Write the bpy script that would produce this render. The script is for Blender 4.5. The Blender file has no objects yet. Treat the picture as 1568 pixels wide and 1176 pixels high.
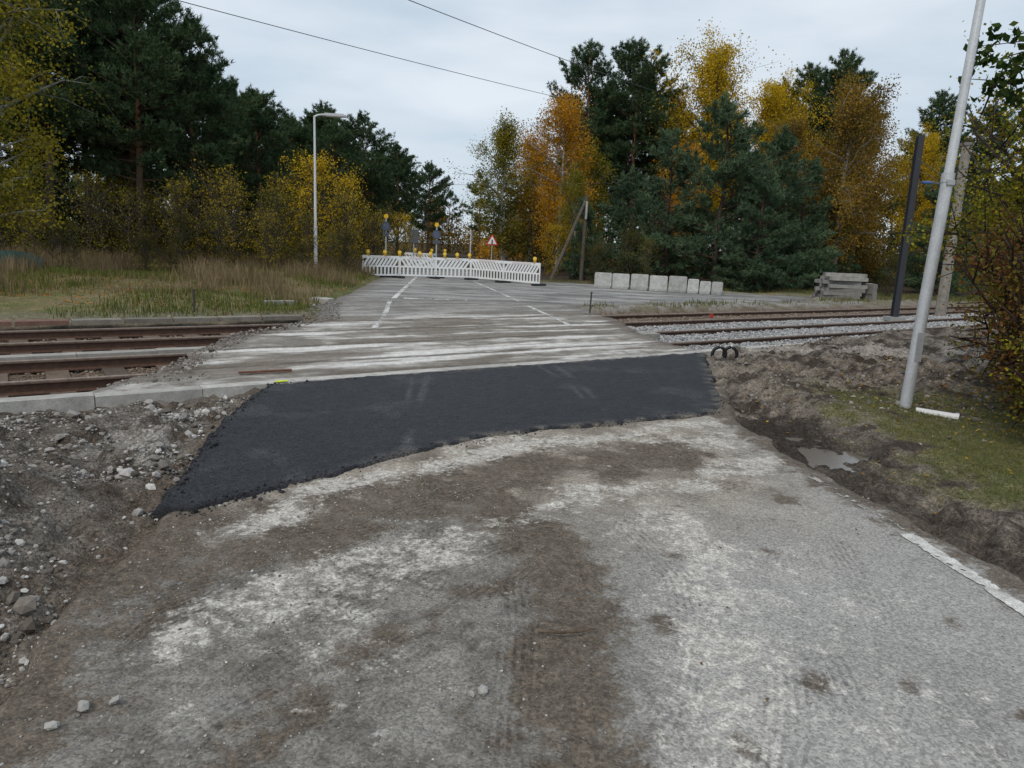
import bpy, math
import numpy as np
R0=np.random.default_rng(7)
TAB=R0.random((256,256))
def vn(x,y):
    xi=np.floor(x).astype(int);yi=np.floor(y).astype(int)
    fx=x-xi;fy=y-yi;fx=fx*fx*(3-2*fx);fy=fy*fy*(3-2*fy)
    a=TAB[xi&255,yi&255];b=TAB[(xi+1)&255,yi&255];c=TAB[xi&255,(yi+1)&255];d=TAB[(xi+1)&255,(yi+1)&255]
    return (a*(1-fx)+b*fx)*(1-fy)+(c*(1-fx)+d*fx)*fy
def fbm(x,y,f=1.,o=4,s=0.):
    r=0;a=.5;t=0
    x=x*f+s*17.3+100;y=y*f+s*9.1+100
    for i in range(o):
        r=r+a*vn(x,y);t+=a;a*=.5
        x,y=(x*1.6+y*1.2+3.1),(-x*1.2+y*1.6+7.7)
    return r/t
def ss(a,b,x):
    t=np.clip((x-a)/(b-a),0,1);return t*t*(3-2*t)
def sdf(poly,x,y):
    d=np.full(x.shape,1e9);ins=np.zeros(x.shape,bool)
    n=len(poly)
    for i in range(n):
        x0,y0=poly[i];x1,y1=poly[(i+1)%n]
        ex,ey=x1-x0,y1-y0
        t=np.clip(((x-x0)*ex+(y-y0)*ey)/(ex*ex+ey*ey),0,1)
        d=np.minimum(d,(x-x0-t*ex)**2+(y-y0-t*ey)**2)
        if y0!=y1:
            ins^=((y0>y)!=(y1>y))&(x<(x1-x0)*(y-y0)/(y1-y0)+x0)
    d=np.sqrt(d);return np.where(ins,-d,d)
def pld(pts,x,y):
    d=np.full(x.shape,1e9);sg=np.zeros(x.shape)
    for i in range(len(pts)-1):
        x0,y0=pts[i];x1,y1=pts[i+1];ex,ey=x1-x0,y1-y0
        t=np.clip(((x-x0)*ex+(y-y0)*ey)/(ex*ex+ey*ey),0,1)
        dd=np.hypot(x-x0-t*ex,y-y0-t*ey);s=np.sign(ex*(y-y0)-ey*(x-x0))
        m=dd<d;d=np.where(m,dd,d);sg=np.where(m,s,sg)
    return d*sg
def smooth_pl(p,n=3):
    p=[tuple(q) for q in p]
    for _ in range(n):
        q=[p[0]]
        for a,b in zip(p[:-1],p[1:]):
            q.append((a[0]*.75+b[0]*.25,a[1]*.75+b[1]*.25));q.append((a[0]*.25+b[0]*.75,a[1]*.25+b[1]*.75))
        q.append(p[-1]);p=q
    return p
def mx(a,b,t):
    a=np.asarray(a,float);b=np.asarray(b,float);t=np.asarray(t)[...,None];return a*(1-t)+b*t
COL=bpy.context.collection
# ---------------- materials
def newmat(name):
    m=bpy.data.materials.new(name);m.use_nodes=True;nt=m.node_tree;return m,nt,nt.nodes["Principled BSDF"]
class NT:
    def __init__(s,nt): s.N=nt.nodes;s.L=nt.links
    def noise(s,vec,sc,det=4,ro=.65):
        n=s.N.new("ShaderNodeTexNoise");n.inputs["Scale"].default_value=sc;n.inputs["Detail"].default_value=det;n.inputs["Roughness"].default_value=ro;s.L.new(vec,n.inputs["Vector"]);return n.outputs["Fac"]
    def put(s,a,i):
        if hasattr(a,'is_linked'): s.L.new(a,i)
        else: i.default_value=a
    def math(s,op,a,b=0.,c=None):
        n=s.N.new("ShaderNodeMath");n.operation=op;s.put(a,n.inputs[0]);s.put(b,n.inputs[1])
        if c is not None: s.put(c,n.inputs[2])
        return n.outputs[0]
    def mr(s,x,a,b,c=0.,d=1.,sm=False):
        n=s.N.new("ShaderNodeMapRange");n.interpolation_type='SMOOTHSTEP' if sm else 'LINEAR'
        s.L.new(x,n.inputs[0])
        for i,v in zip((1,2,3,4),(a,b,c,d)): n.inputs[i].default_value=v
        return n.outputs[0]
    def mix(s,f,a,b):
        n=s.N.new("ShaderNodeMix");n.data_type='RGBA';s.put(f,n.inputs[0])
        for v,i in((a,6),(b,7)):
            if isinstance(v,tuple): n.inputs[i].default_value=(*v,1)
            else: s.L.new(v,n.inputs[i])
        return n.outputs[2]
    def scale(s,c,f):
        n=s.N.new("ShaderNodeVectorMath");n.operation='SCALE';s.L.new(c,n.inputs[0]);s.put(f,n.inputs["Scale"]);return n.outputs[0]
    def attr(s,name):
        n=s.N.new("ShaderNodeAttribute");n.attribute_name=name;return n.outputs["Color"]
    def sep(s,c):
        n=s.N.new("ShaderNodeSeparateColor");s.L.new(c,n.inputs[0]);return n.outputs
    def vor(s,vec,sc):
        n=s.N.new("ShaderNodeTexVoronoi");n.inputs["Scale"].default_value=sc;s.L.new(vec,n.inputs["Vector"]);return n.outputs["Distance"],n.outputs["Color"]
    def bump(s,h,st,di,prev=None):
        n=s.N.new("ShaderNodeBump");n.inputs["Strength"].default_value=st;n.inputs["Distance"].default_value=di;s.L.new(h,n.inputs["Height"])
        if prev: s.L.new(prev,n.inputs["Normal"])
        return n.outputs[0]
def mat_surf(name,rough=.9,spec=.3,layers=((30,.25),(180,.3)),bump=.3,bdist=.01,bscale=90,metal=0.,agg=None,road=False,aggb=.5):
    m,nt,p=newmat(name);s=NT(nt);tc=s.N.new("ShaderNodeTexCoord").outputs["Object"]
    cur=s.attr("col")
    if road:
        k=s.sep(s.attr("msk"));nA=s.noise(tc,2.9,8,.70);nB=s.noise(tc,21,5,.7);nC=s.noise(tc,3.8,8,.74)
        mudf=s.mr(s.math('ADD',k[0],s.math('MULTIPLY',s.math('SUBTRACT',s.math('ADD',s.math('MULTIPLY',nA,.8),s.math('MULTIPLY',nB,.35)),.575),3.2)),.30,.72,0,.92,True)
        mc=s.mix(s.mr(nB,.35,.65),(.066,.051,.038),(.160,.130,.100))
        cur=s.mix(mudf,cur,mc)
        dust=s.mr(s.math('ADD',k[1],s.math('MULTIPLY',s.math('SUBTRACT',s.math('ADD',s.math('MULTIPLY',nC,.75),s.math('MULTIPLY',nB,.45)),.60),3.2)),.34,.86,0,.88,True)
        dc=s.mix(s.mr(nB,.35,.65),(.36,.33,.29),(.60,.57,.52))
        cur=s.mix(dust,cur,dc)
        t=s.sep(s.attr("trd"))
        st=s.mr(s.math('SINE',s.math('MULTIPLY',t[0],170.)),-.3,.5,0,1);bl=s.mr(s.math('SINE',s.math('MULTIPLY',t[1],105.)),-.2,.4,.35,1)
        f=s.math('MULTIPLY',s.math('MULTIPLY',s.math('MULTIPLY',st,bl),t[2]),s.mr(nA,.4,.6,.1,1.))
        cur=s.scale(cur,s.math('SUBTRACT',1.,s.math('MULTIPLY',f,.42)))
    for sc,am in layers:
        cur=s.scale(cur,s.mr(s.noise(tc,sc,3),.3,.7,1-am,1+am))
    nrm=None
    if agg:
        sc,am=agg;d,c=s.vor(tc,sc);r_=s.sep(c)[0];cur=s.scale(cur,s.mr(r_,0,1,1-am,1+am))
        nrm=s.bump(s.math('SUBTRACT',1.,d),aggb,.5/sc)
    s.L.new(cur,p.inputs["Base Color"])
    p.inputs["Roughness"].default_value=rough;p.inputs["Specular IOR Level"].default_value=spec;p.inputs["Metallic"].default_value=metal
    if bump>0: nrm=s.bump(s.noise(tc,bscale,3,.7),bump,bdist,nrm)
    if nrm: s.L.new(nrm,p.inputs["Normal"])
    return m
def mat_leaf(name,tr=.3):
    m=bpy.data.materials.new(name);m.use_nodes=True;nt=m.node_tree;N=nt.nodes;L=nt.links;N.clear()
    at=N.new("ShaderNodeAttribute");at.attribute_name="col"
    d=N.new("ShaderNodeBsdfDiffuse");o=N.new("ShaderNodeOutputMaterial");L.new(at.outputs["Color"],d.inputs[0])
    if tr>0:
        t=N.new("ShaderNodeBsdfTranslucent");x=N.new("ShaderNodeMixShader");x.inputs[0].default_value=tr
        L.new(at.outputs["Color"],t.inputs[0]);L.new(d.outputs[0],x.inputs[1]);L.new(t.outputs[0],x.inputs[2]);L.new(x.outputs[0],o.inputs[0])
    else: L.new(d.outputs[0],o.inputs[0])
    return m
M_TERR=mat_surf("soil",.95,.15,((9,.25),(38,.38),(150,.3)),.9,.03,34,agg=(75,.38),aggb=.6)
M_ROAD=mat_surf("old_asphalt",.9,.2,((60,.14),),.5,.008,120,agg=(105,.32),road=True,aggb=.45)
M_PATCH=mat_surf("fresh_asphalt",.6,.28,((7,.12),(50,.25)),.7,.014,60,agg=(80,.75),aggb=1.)
M_CROSS=mat_surf("crossing_concrete",.92,.2,((9,.2),(45,.22)),.5,.012,40,agg=(80,.14),aggb=.2)
M_CONC=mat_surf("concrete",.9,.25,((6,.22),(60,.18)),.3,.005,60)
M_STONE=mat_surf("stone",.9,.3,((60,.18),),.0)
M_STEEL=mat_surf("rusty_steel",.75,.4,((15,.3),(120,.3)),.2,.003,90)
M_GALV=mat_surf("galvanised_steel",.45,.5,((5,.10),(45,.12)),.05,.002,40,metal=.3)
M_PAINT=mat_surf("painted_surface",.5,.4,((8,.08),),.0)
M_MARK=mat_surf("road_paint",.9,.2,((14,.3),(120,.4)),.0)
M_BARK=mat_surf("bark",.95,.15,((5,.25),(40,.3)),.0)
M_LEAF=mat_leaf("leaves",.35);M_NEED=mat_leaf("needles",.0);M_GRASS=mat_leaf("grass_blades",.25)
mw,nt,p=newmat("puddle_water");p.inputs["Base Color"].default_value=(.12,.10,.082,1);p.inputs["Roughness"].default_value=.16;p.inputs["Specular IOR Level"].default_value=.9
M_WATER=mw
# --------------- mesh builder
def mkmesh(name,V,T,mats,M=None,C=None,smooth=False,extra=None):
    me=bpy.data.meshes.new(name);n=len(V);m=len(T)
    me.vertices.add(n);me.vertices.foreach_set("co",np.asarray(V,np.float32).ravel())
    me.loops.add(3*m);me.loops.foreach_set("vertex_index",np.asarray(T,np.int32).ravel())
    me.polygons.add(m);me.polygons.foreach_set("loop_start",np.arange(0,3*m,3,dtype=np.int32))
    for a in mats: me.materials.append(a)
    if M is not None: me.polygons.foreach_set("material_index",np.asarray(M,np.int32))
    me.polygons.foreach_set("use_smooth",np.full(m,smooth))
    d=dict(extra or {})
    if C is not None: d["col"]=C
    for k,v in d.items():
        ca=me.color_attributes.new(k,'FLOAT_COLOR','POINT')
        c4=np.ones((n,4),np.float32);c4[:,:3]=v;ca.data.foreach_set("color",c4.ravel())
    me.update(calc_edges=True);me.validate();return me
def obj(name,me,loc=(0,0,0),rz=0,sc=1):
    o=bpy.data.objects.new(name,me);COL.objects.link(o);o.location=loc;o.rotation_euler=(0,0,rz)
    o.scale=(sc,sc,sc) if np.isscalar(sc) else sc;return o
CUBE=np.array([(x,y,z) for x in(-.5,.5) for y in(-.5,.5) for z in(-.5,.5)],float)
CT=np.array([(0,1,3),(0,3,2),(4,6,7),(4,7,5),(0,4,5),(0,5,1),(2,3,7),(2,7,6),(0,2,6),(0,6,4),(1,5,7),(1,7,3)])
def rotz(a): c,s=math.cos(a),math.sin(a);return np.array([[c,-s,0],[s,c,0],[0,0,1]])
def rotx(a): c,s=math.cos(a),math.sin(a);return np.array([[1,0,0],[0,c,-s],[0,s,c]])
def roty(a): c,s=math.cos(a),math.sin(a);return np.array([[c,0,s],[0,1,0],[-s,0,c]])
class MB:
    def __init__(s): s.V=[];s.T=[];s.M=[];s.C=[];s.n=0
    def add(s,V,T,mi=0,col=(1,1,1)):
        V=np.asarray(V,float);T=np.asarray(T,int)
        s.V.append(V);s.T.append(T+s.n);s.M.append(np.full(len(T),mi));s.C.append(np.broadcast_to(np.asarray(col,float),(len(V),3)));s.n+=len(V)
    def box(s,c,sz,R=None,mi=0,col=(1,1,1)):
        v=CUBE*np.asarray(sz)
        if R is not None: v=v@R.T
        s.add(v+np.asarray(c),CT,mi,col)
    def tube(s,pts,rad,k=8,mi=0,col=(1,1,1),cap=True):
        P=np.asarray(pts,float);n=len(P);rad=np.broadcast_to(np.asarray(rad,float),(n,))
        t=np.gradient(P,axis=0);t/=np.linalg.norm(t,axis=1)[:,None]+1e-9
        up=np.array([0,0,1.]) if abs(t[0][2])<.9 else np.array([1.,0,0])
        a=np.cross(t,up);a/=np.linalg.norm(a,axis=1)[:,None]+1e-9;b=np.cross(t,a)
        an=np.linspace(0,2*np.pi,k,endpoint=False)
        V=P[:,None]+rad[:,None,None]*(np.cos(an)[None,:,None]*a[:,None]+np.sin(an)[None,:,None]*b[:,None])
        V=V.reshape(-1,3);i=np.arange(n-1)[:,None]*k;j=np.arange(k)[None];j2=(j+1)%k
        T=np.concatenate([np.stack([i+j,i+j2,i+k+j2],-1).reshape(-1,3),np.stack([i+j,i+k+j2,i+k+j],-1).reshape(-1,3)])
        if cap:
            V=np.concatenate([V,P[:1],P[-1:]]);q=np.arange(k);q2=(q+1)%k
            T=np.concatenate([T,np.stack([q2,q,np.full(k,n*k)],-1),np.stack([(n-1)*k+q,(n-1)*k+q2,np.full(k,n*k+1)],-1)])
        c=np.asarray(col,float)
        if c.ndim==2 and len(c)==n:
            c=np.repeat(c,k,axis=0)
            if cap:c=np.concatenate([c,c[:1],c[-1:]])
        s.add(V,T,mi,c)
    def arr(s): return np.concatenate(s.V),np.concatenate(s.T),np.concatenate(s.M),np.concatenate(s.C)
    def mesh(s,name,mats,smooth=False):
        V,T,M,C=s.arr();return mkmesh(name,V,T,mats,M,C,smooth)
    def obj(s,name,mats,smooth=False,**k): return obj(name,s.mesh(name,mats,smooth),**k)
# ---------------- ground layout (metres)
S=.70;RD=np.array([.8192,.5736,0]);RN=np.array([-.5736,.8192,0]);RA=math.atan2(.5736,.8192)
CURB=9.7
ROAD=[(-1.95,4.0),(-1.9,3.),(-1.62,1.9),(-1.5,-6),(3.0,-6),(2.78,3.3),(2.66,4.17),(2.38,5.8),(2.3,7.4),(2.5,8.2),(3.1,11.75),(-2.65,7.6),(-2.45,6.3),(-2.25,5.1),(-2.0,4.2)]
PATCH=[(-2.72,7.76),(3.18,11.89),(2.75,9.8),(2.36,7.8),(2.13,7.34),(1.3,6.85),(0.42,6.42),(-0.23,5.99),(-0.73,5.51),(-1.43,4.68),(-1.92,4.07),(-2.1,4.1),(-2.33,5.09),(-2.58,6.28)]
CROSS=[(-4.3,6.92),(3.2,12.16),(2.75,13.4),(2.5,15.1),(2.45,17.1),(2.1,19.0),(1.5,21.5),(-5.0,20.5),(-4.7,17.2),(-3.9,14.4),(-4.6,11.5),(-4.4,9.7),(-4.15,8.2)]
FAR=[(-4.75,17.4),(-5.2,23),(-5.9,30),(-6.4,36),(-8.6,54),(-11.5,80),(-6.5,80),(-4.0,54),(-1.6,36),(-.6,33),(2.5,35),(9,31.5),(13,31.8),(11.5,27.5),(7,25.2),(3.0,21.8),(1.55,20.6),(2.2,18)]
def gsum(x,y,cx,cy,sx,sy,a): return a*np.exp(-((x-cx)/sx)**2-((y-cy)/sy)**2)
PUD=[(2.80,6.25,.24,.32)]
def zones(x,y):
    c=y-S*x
    w=(fbm(x,y,1.3,3,5)-.5)*.5
    dr=np.minimum(sdf(ROAD,x,y),sdf(CROSS,x,y));dr=np.minimum(dr,sdf(FAR,x,y));dp=sdf(PATCH,x,y);dr=np.minimum(dr,dp)
    rail=ss(CURB+.02,CURB+.1,c)*(1-ss(18.0,18.9,c+w))
    north=ss(18.0,18.9,c+w)
    south=1-ss(CURB+.02,CURB+.1,c)
    return c,w,dr,dp,rail,north,south
def height(x,y):
    c,w,dr,dp,rail,north,south=zones(x,y)
    n1=fbm(x,y,.35,3,1)-.5;n2=fbm(x,y,2.6,4,2)-.5;n3=fbm(x,y,9,4,3)-.5
    rg=np.abs(fbm(x,y,5,3,4)-.5)*2
    left=south*(1-ss(-.6,.6,x));right=south*ss(-.6,.6,x)
    hl=-.13+gsum(x,y,-3.3,3.5,.95,1.1,.42)+gsum(x,y,-5.2,4.8,1.,.9,.2)+gsum(x,y,-3.3,6.2,.5,.5,.10)+n2*.24+n3*.14+n1*.06-rg*.06
    rough=ss(9.6,8.,y)*ss(3.0,3.8,x)
    hr=-.0+n2*.24*(1-rough*.75)+(n3*.15-rg*.12+.02)*(1-rough*.85)+gsum(x,y,3.45,8.9,.45,.8,.16)+gsum(x,y,5.6,10.2,1.1,.7,.15)+gsum(x,y,4.3,10.6,.4,.4,.13)+gsum(x,y,3.9,7.6,.5,.4,.08)+.03*np.clip(x-3,0,6)-.06*ss(.5,0,np.abs(dr-.25))
    for px,py,sx,sy in PUD: hr=hr-gsum(x,y,px,py,sx*1.3,sy*1.3,.10)
    hra=np.where(x<0,-.2,-.13)+n3*.05+n2*.04
    hn=.02+.22*ss(18.8,22,c)*(1-ss(3,9,x))*ss(-5.2,-7.5,x)+n1*.35*ss(19,26,c)*ss(3,8,np.abs(x+2))+n2*.08
    h=left*hl+right*hr+rail*hra+north*hn
    k=ss(-.05,.28,dr+(n2)*.3)
    return -.07*(1-k)+h*k
def tcolor(x,y):
    c,w,dr,dp,rail,north,south=zones(x,y)
    n1=fbm(x,y,.5,3,11);n2=fbm(x,y,3,4,12);n3=fbm(x,y,14,3,13)
    a=ss(.34,.62,n2*.5+n3*.5)
    left=mx((.075,.062,.05),(.31,.285,.255),a)
    left=mx(left,(.068,.053,.040),ss(.38,.6,n1)*.65)
    left=mx(left,(.115,.09,.068),ss(.5,.05,dr)*.85)
    rt=mx((.058,.046,.037),(.23,.195,.16),ss(.36,.64,n2*.6+n3*.4))
    rt=mx(rt,(.38,.345,.31),gsum(x,y,7,12.4,4.5,1.1,.75)*ss(.4,.6,n2))
    rt=mx(rt,(.050,.040,.031),ss(.75,.2,dr)*ss(8,6.5,y)*.75)
    rt=mx(rt,(.045,.037,.03),np.clip(sum(gsum(x,y,px,py,sx*2.6,sy*2.4,.9) for px,py,sx,sy in PUD+[(2.66,7.,.2,.2)]),0,1))
    g=ss(.42,.56,n2*.5+n1*.5+.22*ss(.2,1.4,x-3.0)-.02*y+.04)*ss(2.95,3.5,x+w)*ss(9.3,8,y)
    rt=mx(rt,mx((.085,.10,.03),(.15,.13,.06),n3),g*.85)
    sou=mx(left,rt,ss(-.6,.6,x))
    ra=mx((.10,.072,.052),(.18,.14,.105),a)
    gb=ss(2,3,x)*(1-ss(14.5,15.2,c))
    ra=mx(ra,mx((.24,.235,.23),(.46,.45,.44),a),gb*.9)
    ra=mx(ra,(.34,.33,.31),ss(-4,-5,x)*ss(11.1,10.4,c)*.5)
    ngr=mx(mx((.20,.165,.085),(.11,.125,.04),ss(.4,.6,n1*.5+n2*.5)),(.12,.095,.06),ss(.5,.7,n3)*.5)
    ngr=mx((.17,.155,.10),ngr,ss(18.8,20,c))
    gv=mx((.2,.185,.165),(.32,.305,.28),n2)
    rr=ss(1.,3.,x)*(1-ss(30,34,y))
    ngr=mx(ngr,gv,rr*ss(.40,.55,n2+.1*(fbm(x,y,.4,2,3)-.5)))
    ngr=mx(ngr,(.22,.11,.055),ss(-9,-13,x)*ss(.40,.58,n2*.6+n1*.4)*.75)
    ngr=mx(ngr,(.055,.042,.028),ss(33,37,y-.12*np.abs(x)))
    return sou*south[...,None]+ra*rail[...,None]+ngr*north[...,None]
def grid(xs,ys):
    X,Y=np.meshgrid(xs,ys,indexing='ij');nx,ny=len(xs),len(ys)
    i=(np.arange(nx-1)[:,None]*ny+np.arange(ny-1)[None]).ravel()
    T=np.concatenate([np.stack([i,i+ny,i+ny+1],-1),np.stack([i,i+ny+1,i+1],-1)])
    return X.ravel(),Y.ravel(),T
def grow(a,d,g,lim):
    o=[];
    while a<lim: d*=g;a+=d;o.append(a)
    return np.array(o)
xp=grow(6.0,.034,1.035,600);xm=-grow(5.,.034,1.035,600)[::-1]
xs=np.concatenate([xm,np.arange(-5.,6.0001,.034),xp])
ys=np.concatenate([-grow(-1.2,.05,1.4,60)[::-1],np.arange(1.2,11.0001,.033),grow(11,.034,1.022,900)])
X,Y,T=grid(xs,ys)
Z=height(X,Y)
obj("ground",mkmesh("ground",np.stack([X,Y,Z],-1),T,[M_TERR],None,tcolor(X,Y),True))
def sheet(name,poly,step,top,colf,mat,drop=.25,edge=.05,wob=.05,bbox=None,wf=3.):
    P=np.array(poly);x0,y0=P.min(0)-.3;x1,y1=P.max(0)+.3
    if bbox:x0,y0,x1,y1=bbox
    sx,sy=step if isinstance(step,tuple) else (step,step)
    X,Y,T=grid(np.arange(x0,x1,sx),np.arange(y0,y1,sy))
    d=sdf(poly,X,Y)+(fbm(X,Y,wf,5,8)-.5)*2*wob
    Z=top(X,Y)-drop*ss(0,edge,d)
    C=colf(X,Y,d);ex={}
    if isinstance(C,tuple): C,ex=C
    k=d<edge*1.3;keep=k[T].any(1);T=T[keep]
    u,inv=np.unique(T,return_inverse=True);T=inv.reshape(-1,3)
    return obj(name,mkmesh(name,np.stack([X,Y,Z],-1)[u],T,[mat],None,C[u],True,{a:b[u] for a,b in ex.items()}))
# foreground road
A1=smooth_pl([(-1.24,2.7),(-.93,3.2),(-.48,3.74),(.1,4.3),(1.05,4.95),(2.26,5.8)])
A2=smooth_pl([(-1.5,3.9),(-.86,5.0),(.4,5.98),(2.07,6.9)])
D1=smooth_pl([(-1.75,3.2),(-1.17,3.66),(-.76,4.45),(.1,5.2),(1.55,5.9)])
D2=smooth_pl([(.26,1.5),(.31,2.6),(.30,3.3),(.1,4.1),(-.3,4.7)])
D3=smooth_pl([(1.0,2.75),(1.5,3.1),(1.75,2.6)])
D4=smooth_pl([(-.9,1.5),(-.75,2.3),(-.35,3.0),(.15,3.8)])
L2=smooth_pl([(.65,1.9),(.98,2.6),(1.15,3.4),(.95,4.1)])
L3=smooth_pl([(-1.0,1.9),(-.5,2.6),(-.1,3.3),(-.2,3.9)])
R1=smooth_pl([(1.5,1.6),(1.65,3.0),(1.9,4.4),(1.6,5.6)])
def roadcol(x,y,d):
    wx=x+(fbm(x,y,1.5,4,21)-.5)*.55;wy=y+(fbm(x,y,1.5,4,22)-.5)*.55
    n1=fbm(x,y,1.1,4,23);n2=fbm(x,y,5,5,24);n3=fbm(x,y,22,4,25)
    asp=mx((.125,.114,.100),(.240,.225,.203),ss(.3,.7,n2*.5+n3*.5))
    asp=mx(asp,mx((.28,.27,.255),(.40,.388,.366),n1),ss(.2,1.2,x+(n1-.5)*.8)*.85)
    tan=mx((.20,.165,.13),(.34,.295,.24),ss(.3,.7,n2))
    up=ss(3.1,5.0,y-.15*x+(n1-.5)*1.2)
    c=mx(asp,tan,up*.8*ss(2.7,1.6,x))
    def st(pl,w0,w1,sx=wx,sy=wy): return 1-ss(w0,w1,np.abs(pld(pl,sx,sy)))
    mud=np.maximum.reduce([st(D1,.05,.72)*.78,st(D2,.05,.5)*.82,(1-ss(-.9,.25,x+1.0))*.62,st(D4,.0,.35)*.52,st(D3,.0,.35)*.32,up*.28,gsum(x,y,-.9,4.3,.7,.5,.6),gsum(x,y,1.2,6.35,.5,.14,.7),.12+0*x])
    for px,py,q in ((1.26,2.58,.085),(2.15,3.1,.09),(1.63,2.55,.07),(1.5,3.9,.12),(.85,2.2,.07),(2.0,2.4,.06),(1.9,4.7,.12),(.75,3.0,.09),(.95,3.75,.10)): mud=np.maximum(mud,gsum(x,y,px,py,q,q*1.3,.75))
    mud=np.maximum(mud,ss(-.45,0,d)*.9)
    mud=mud-ss(1.6,2.3,x)*.08-ss(.6,1.3,x)*(1-up)*.10
    dust=np.maximum.reduce([st(L2,.0,.65)*.66,st(A2,.0,.42)*.74,st(A1,.0,.42)*.68,ss(-.1,.9,x)*(1-ss(1.5,2.6,x))*(1-up)*.34,.15+0*x,gsum(x,y,1.75,6.3,.7,.5,.70),gsum(x,y,-.75,2.75,.45,.4,.44),gsum(x,y,.2,6.0,.8,.3,.6),gsum(x,y,-.2,3.75,.3,.25,.5)])
    dust=dust-st(D2,.0,.40)*.42-st(D1,0,.30)*.25-ss(-.25,0,d)*.4
    tr=np.zeros((len(x),3));bi=np.zeros(len(x));vx=x+(fbm(x,y,1.6,3,21)-.5)*.06;vy=y+(fbm(x,y,1.6,3,22)-.5)*.06
    for pl,offs in ((A1,(-.30,-.08,.26)),(D1,(-.2,.2)),(A2,(-.12,.22)),(D2,(-.30,.24)),(L3,(-.2,.2)),(R1,(-.15,.25)),(L2,(-.2,.2)),(D4,(-.1,.25))):
        s=pld(pl,vx,vy)
        for o in offs:
            m=(1-ss(.075,.11,np.abs(s-o)))*ss(.42,.56,fbm(x,y,1.2,3,31+o*7))
            k=m>bi;bi=np.where(k,m,bi);tr[:,0]=np.where(k,s-o,tr[:,0])
    tr[:,1]=x*.7+y*.7;tr[:,2]=bi
    cr=ss(.010,0.,np.abs(fbm(x,y,1.7,3,55)-.5))*.4;c=mx(c,c*.7,cr*ss(1,2,x))
    return c,{"msk":np.stack([mud,dust,0*x],-1),"trd":tr}
def roadz(x,y): return -.012+.02*(fbm(x,y,2.,3,61)-.5)*2+(fbm(x,y,14,4,62)-.5)*.018
sheet("road",ROAD,.024,roadz,roadcol,M_ROAD,.16,.22,.12,bbox=(-2.6,.9,3.4,9))
def patchcol(x,y,d):
    n=fbm(x,y,9,4,71);c=mx((.015,.0155,.019),(.028,.029,.0345),n)
    for pl,w in ((smooth_pl([(-1.05,8.7),(-.98,7.6),(-.93,6.9),(-.83,5.5)]),.03),(smooth_pl([(-1.22,8.6),(-1.12,7.6),(-1.05,6.9)]),.022),(smooth_pl([(.6,9.9),(.9,8.4),(.98,6.9)]),.03),(smooth_pl([(.3,10.),(.72,8.6),(.83,7.3)]),.022)):
        s=np.abs(pld(pl,x,y));c=mx(c,(.12,.117,.112),(1-ss(w*.2,w*2.2,s))*ss(.3,.7,fbm(x,y,1.7,2,72))*(.4+.6*ss(.35,.6,fbm(x,y,30,3,74)))*.5)
    c=mx(c,(.10,.095,.09),ss(.60,.75,fbm(x,y,1.5,5,73))*.25)
    c=mx(c,(.16,.14,.115),ss(-.14,0.04,d)*ss(.42,.6,n)*ss(-1.5,0,x)*.8)
    return mx(c,(.010,.010,.012),ss(-.05,.03,d)*ss(-1.,-1.8,x)*.9)
def patchz(x,y): return .030+.012*(fbm(x,y,1.,2,75)-.5)+(fbm(x,y,22,4,76)-.5)*.016-.016*ss(9.85,9.4,y-S*x)
sheet("asphalt_patch",PATCH,.025,patchz,patchcol,M_PATCH,.20,.085,.07,wf=6.)
def rot(x,y): return x*RD[0]+y*RD[1],x*RN[0]+y*RN[1]
def crosscol(x,y,d):
    u,v=rot(x,y);c=y-S*x
    st=fbm(u*.25,v*2.6,1.6,5,81);n2=fbm(x,y,4,5,82);n1=fbm(u*.5,v,.8,3,83)
    b=mx((.20,.18,.155),(.46,.44,.405),ss(.34,.62,st*.55+n2*.45))
    b=mx(b,(.64,.62,.59),ss(.46,.60,st*.7+n1*.3)*ss(20,15,c)*.85)
    b=mx(b,(.15,.125,.10),ss(.52,.62,fbm(u*.35,v*1.6,1.4,5,84))*.8)
    for rc in (11.25,13.0,15.0,16.75):
        b=mx(b,(.09,.075,.06),(1-ss(.05,.12,np.abs(c-rc-.04)))*ss(.35,.55,n2+.1)*.8)
        b=mx(b,(.18,.15,.12),(1-ss(.015,.05,np.abs(c-rc-.7)))*.6)
    b=mx(b,(.115,.093,.075),ss(-.5,0,d+(n2-.5)*.9)*.8)
    return mx(b,(.18,.175,.165),ss(16.8,18.6,c)*.6)
sheet("level_crossing_surface",CROSS,.05,lambda x,y:-.0+.02*(fbm(x,y,1.2,3,85)-.5)+(fbm(x,y,9,3,86)-.5)*.012,crosscol,M_CROSS,.35,.25,.24)
def farcol(x,y,d):
    n2=fbm(x,y,2.2,5,91);n1=fbm(x*.6,y*1.6,.8,4,92)
    c=mx((.14,.137,.13),(.26,.255,.245),ss(.3,.7,n2*.6+n1*.4))
    c=mx(c,(.40,.39,.365),ss(.50,.68,fbm(x*.6,y*2.5,.8,4,93))*.6)
    return mx(c,(.16,.135,.11),ss(-.6,0,d+(n2-.5)*.8)*.8)
sheet("far_road",FAR,(.1,.16),lambda x,y:-.012+.006*(fbm(x,y,1,2,95)-.5)+0*x,farcol,M_CROSS,.18,.25,.15)
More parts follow.
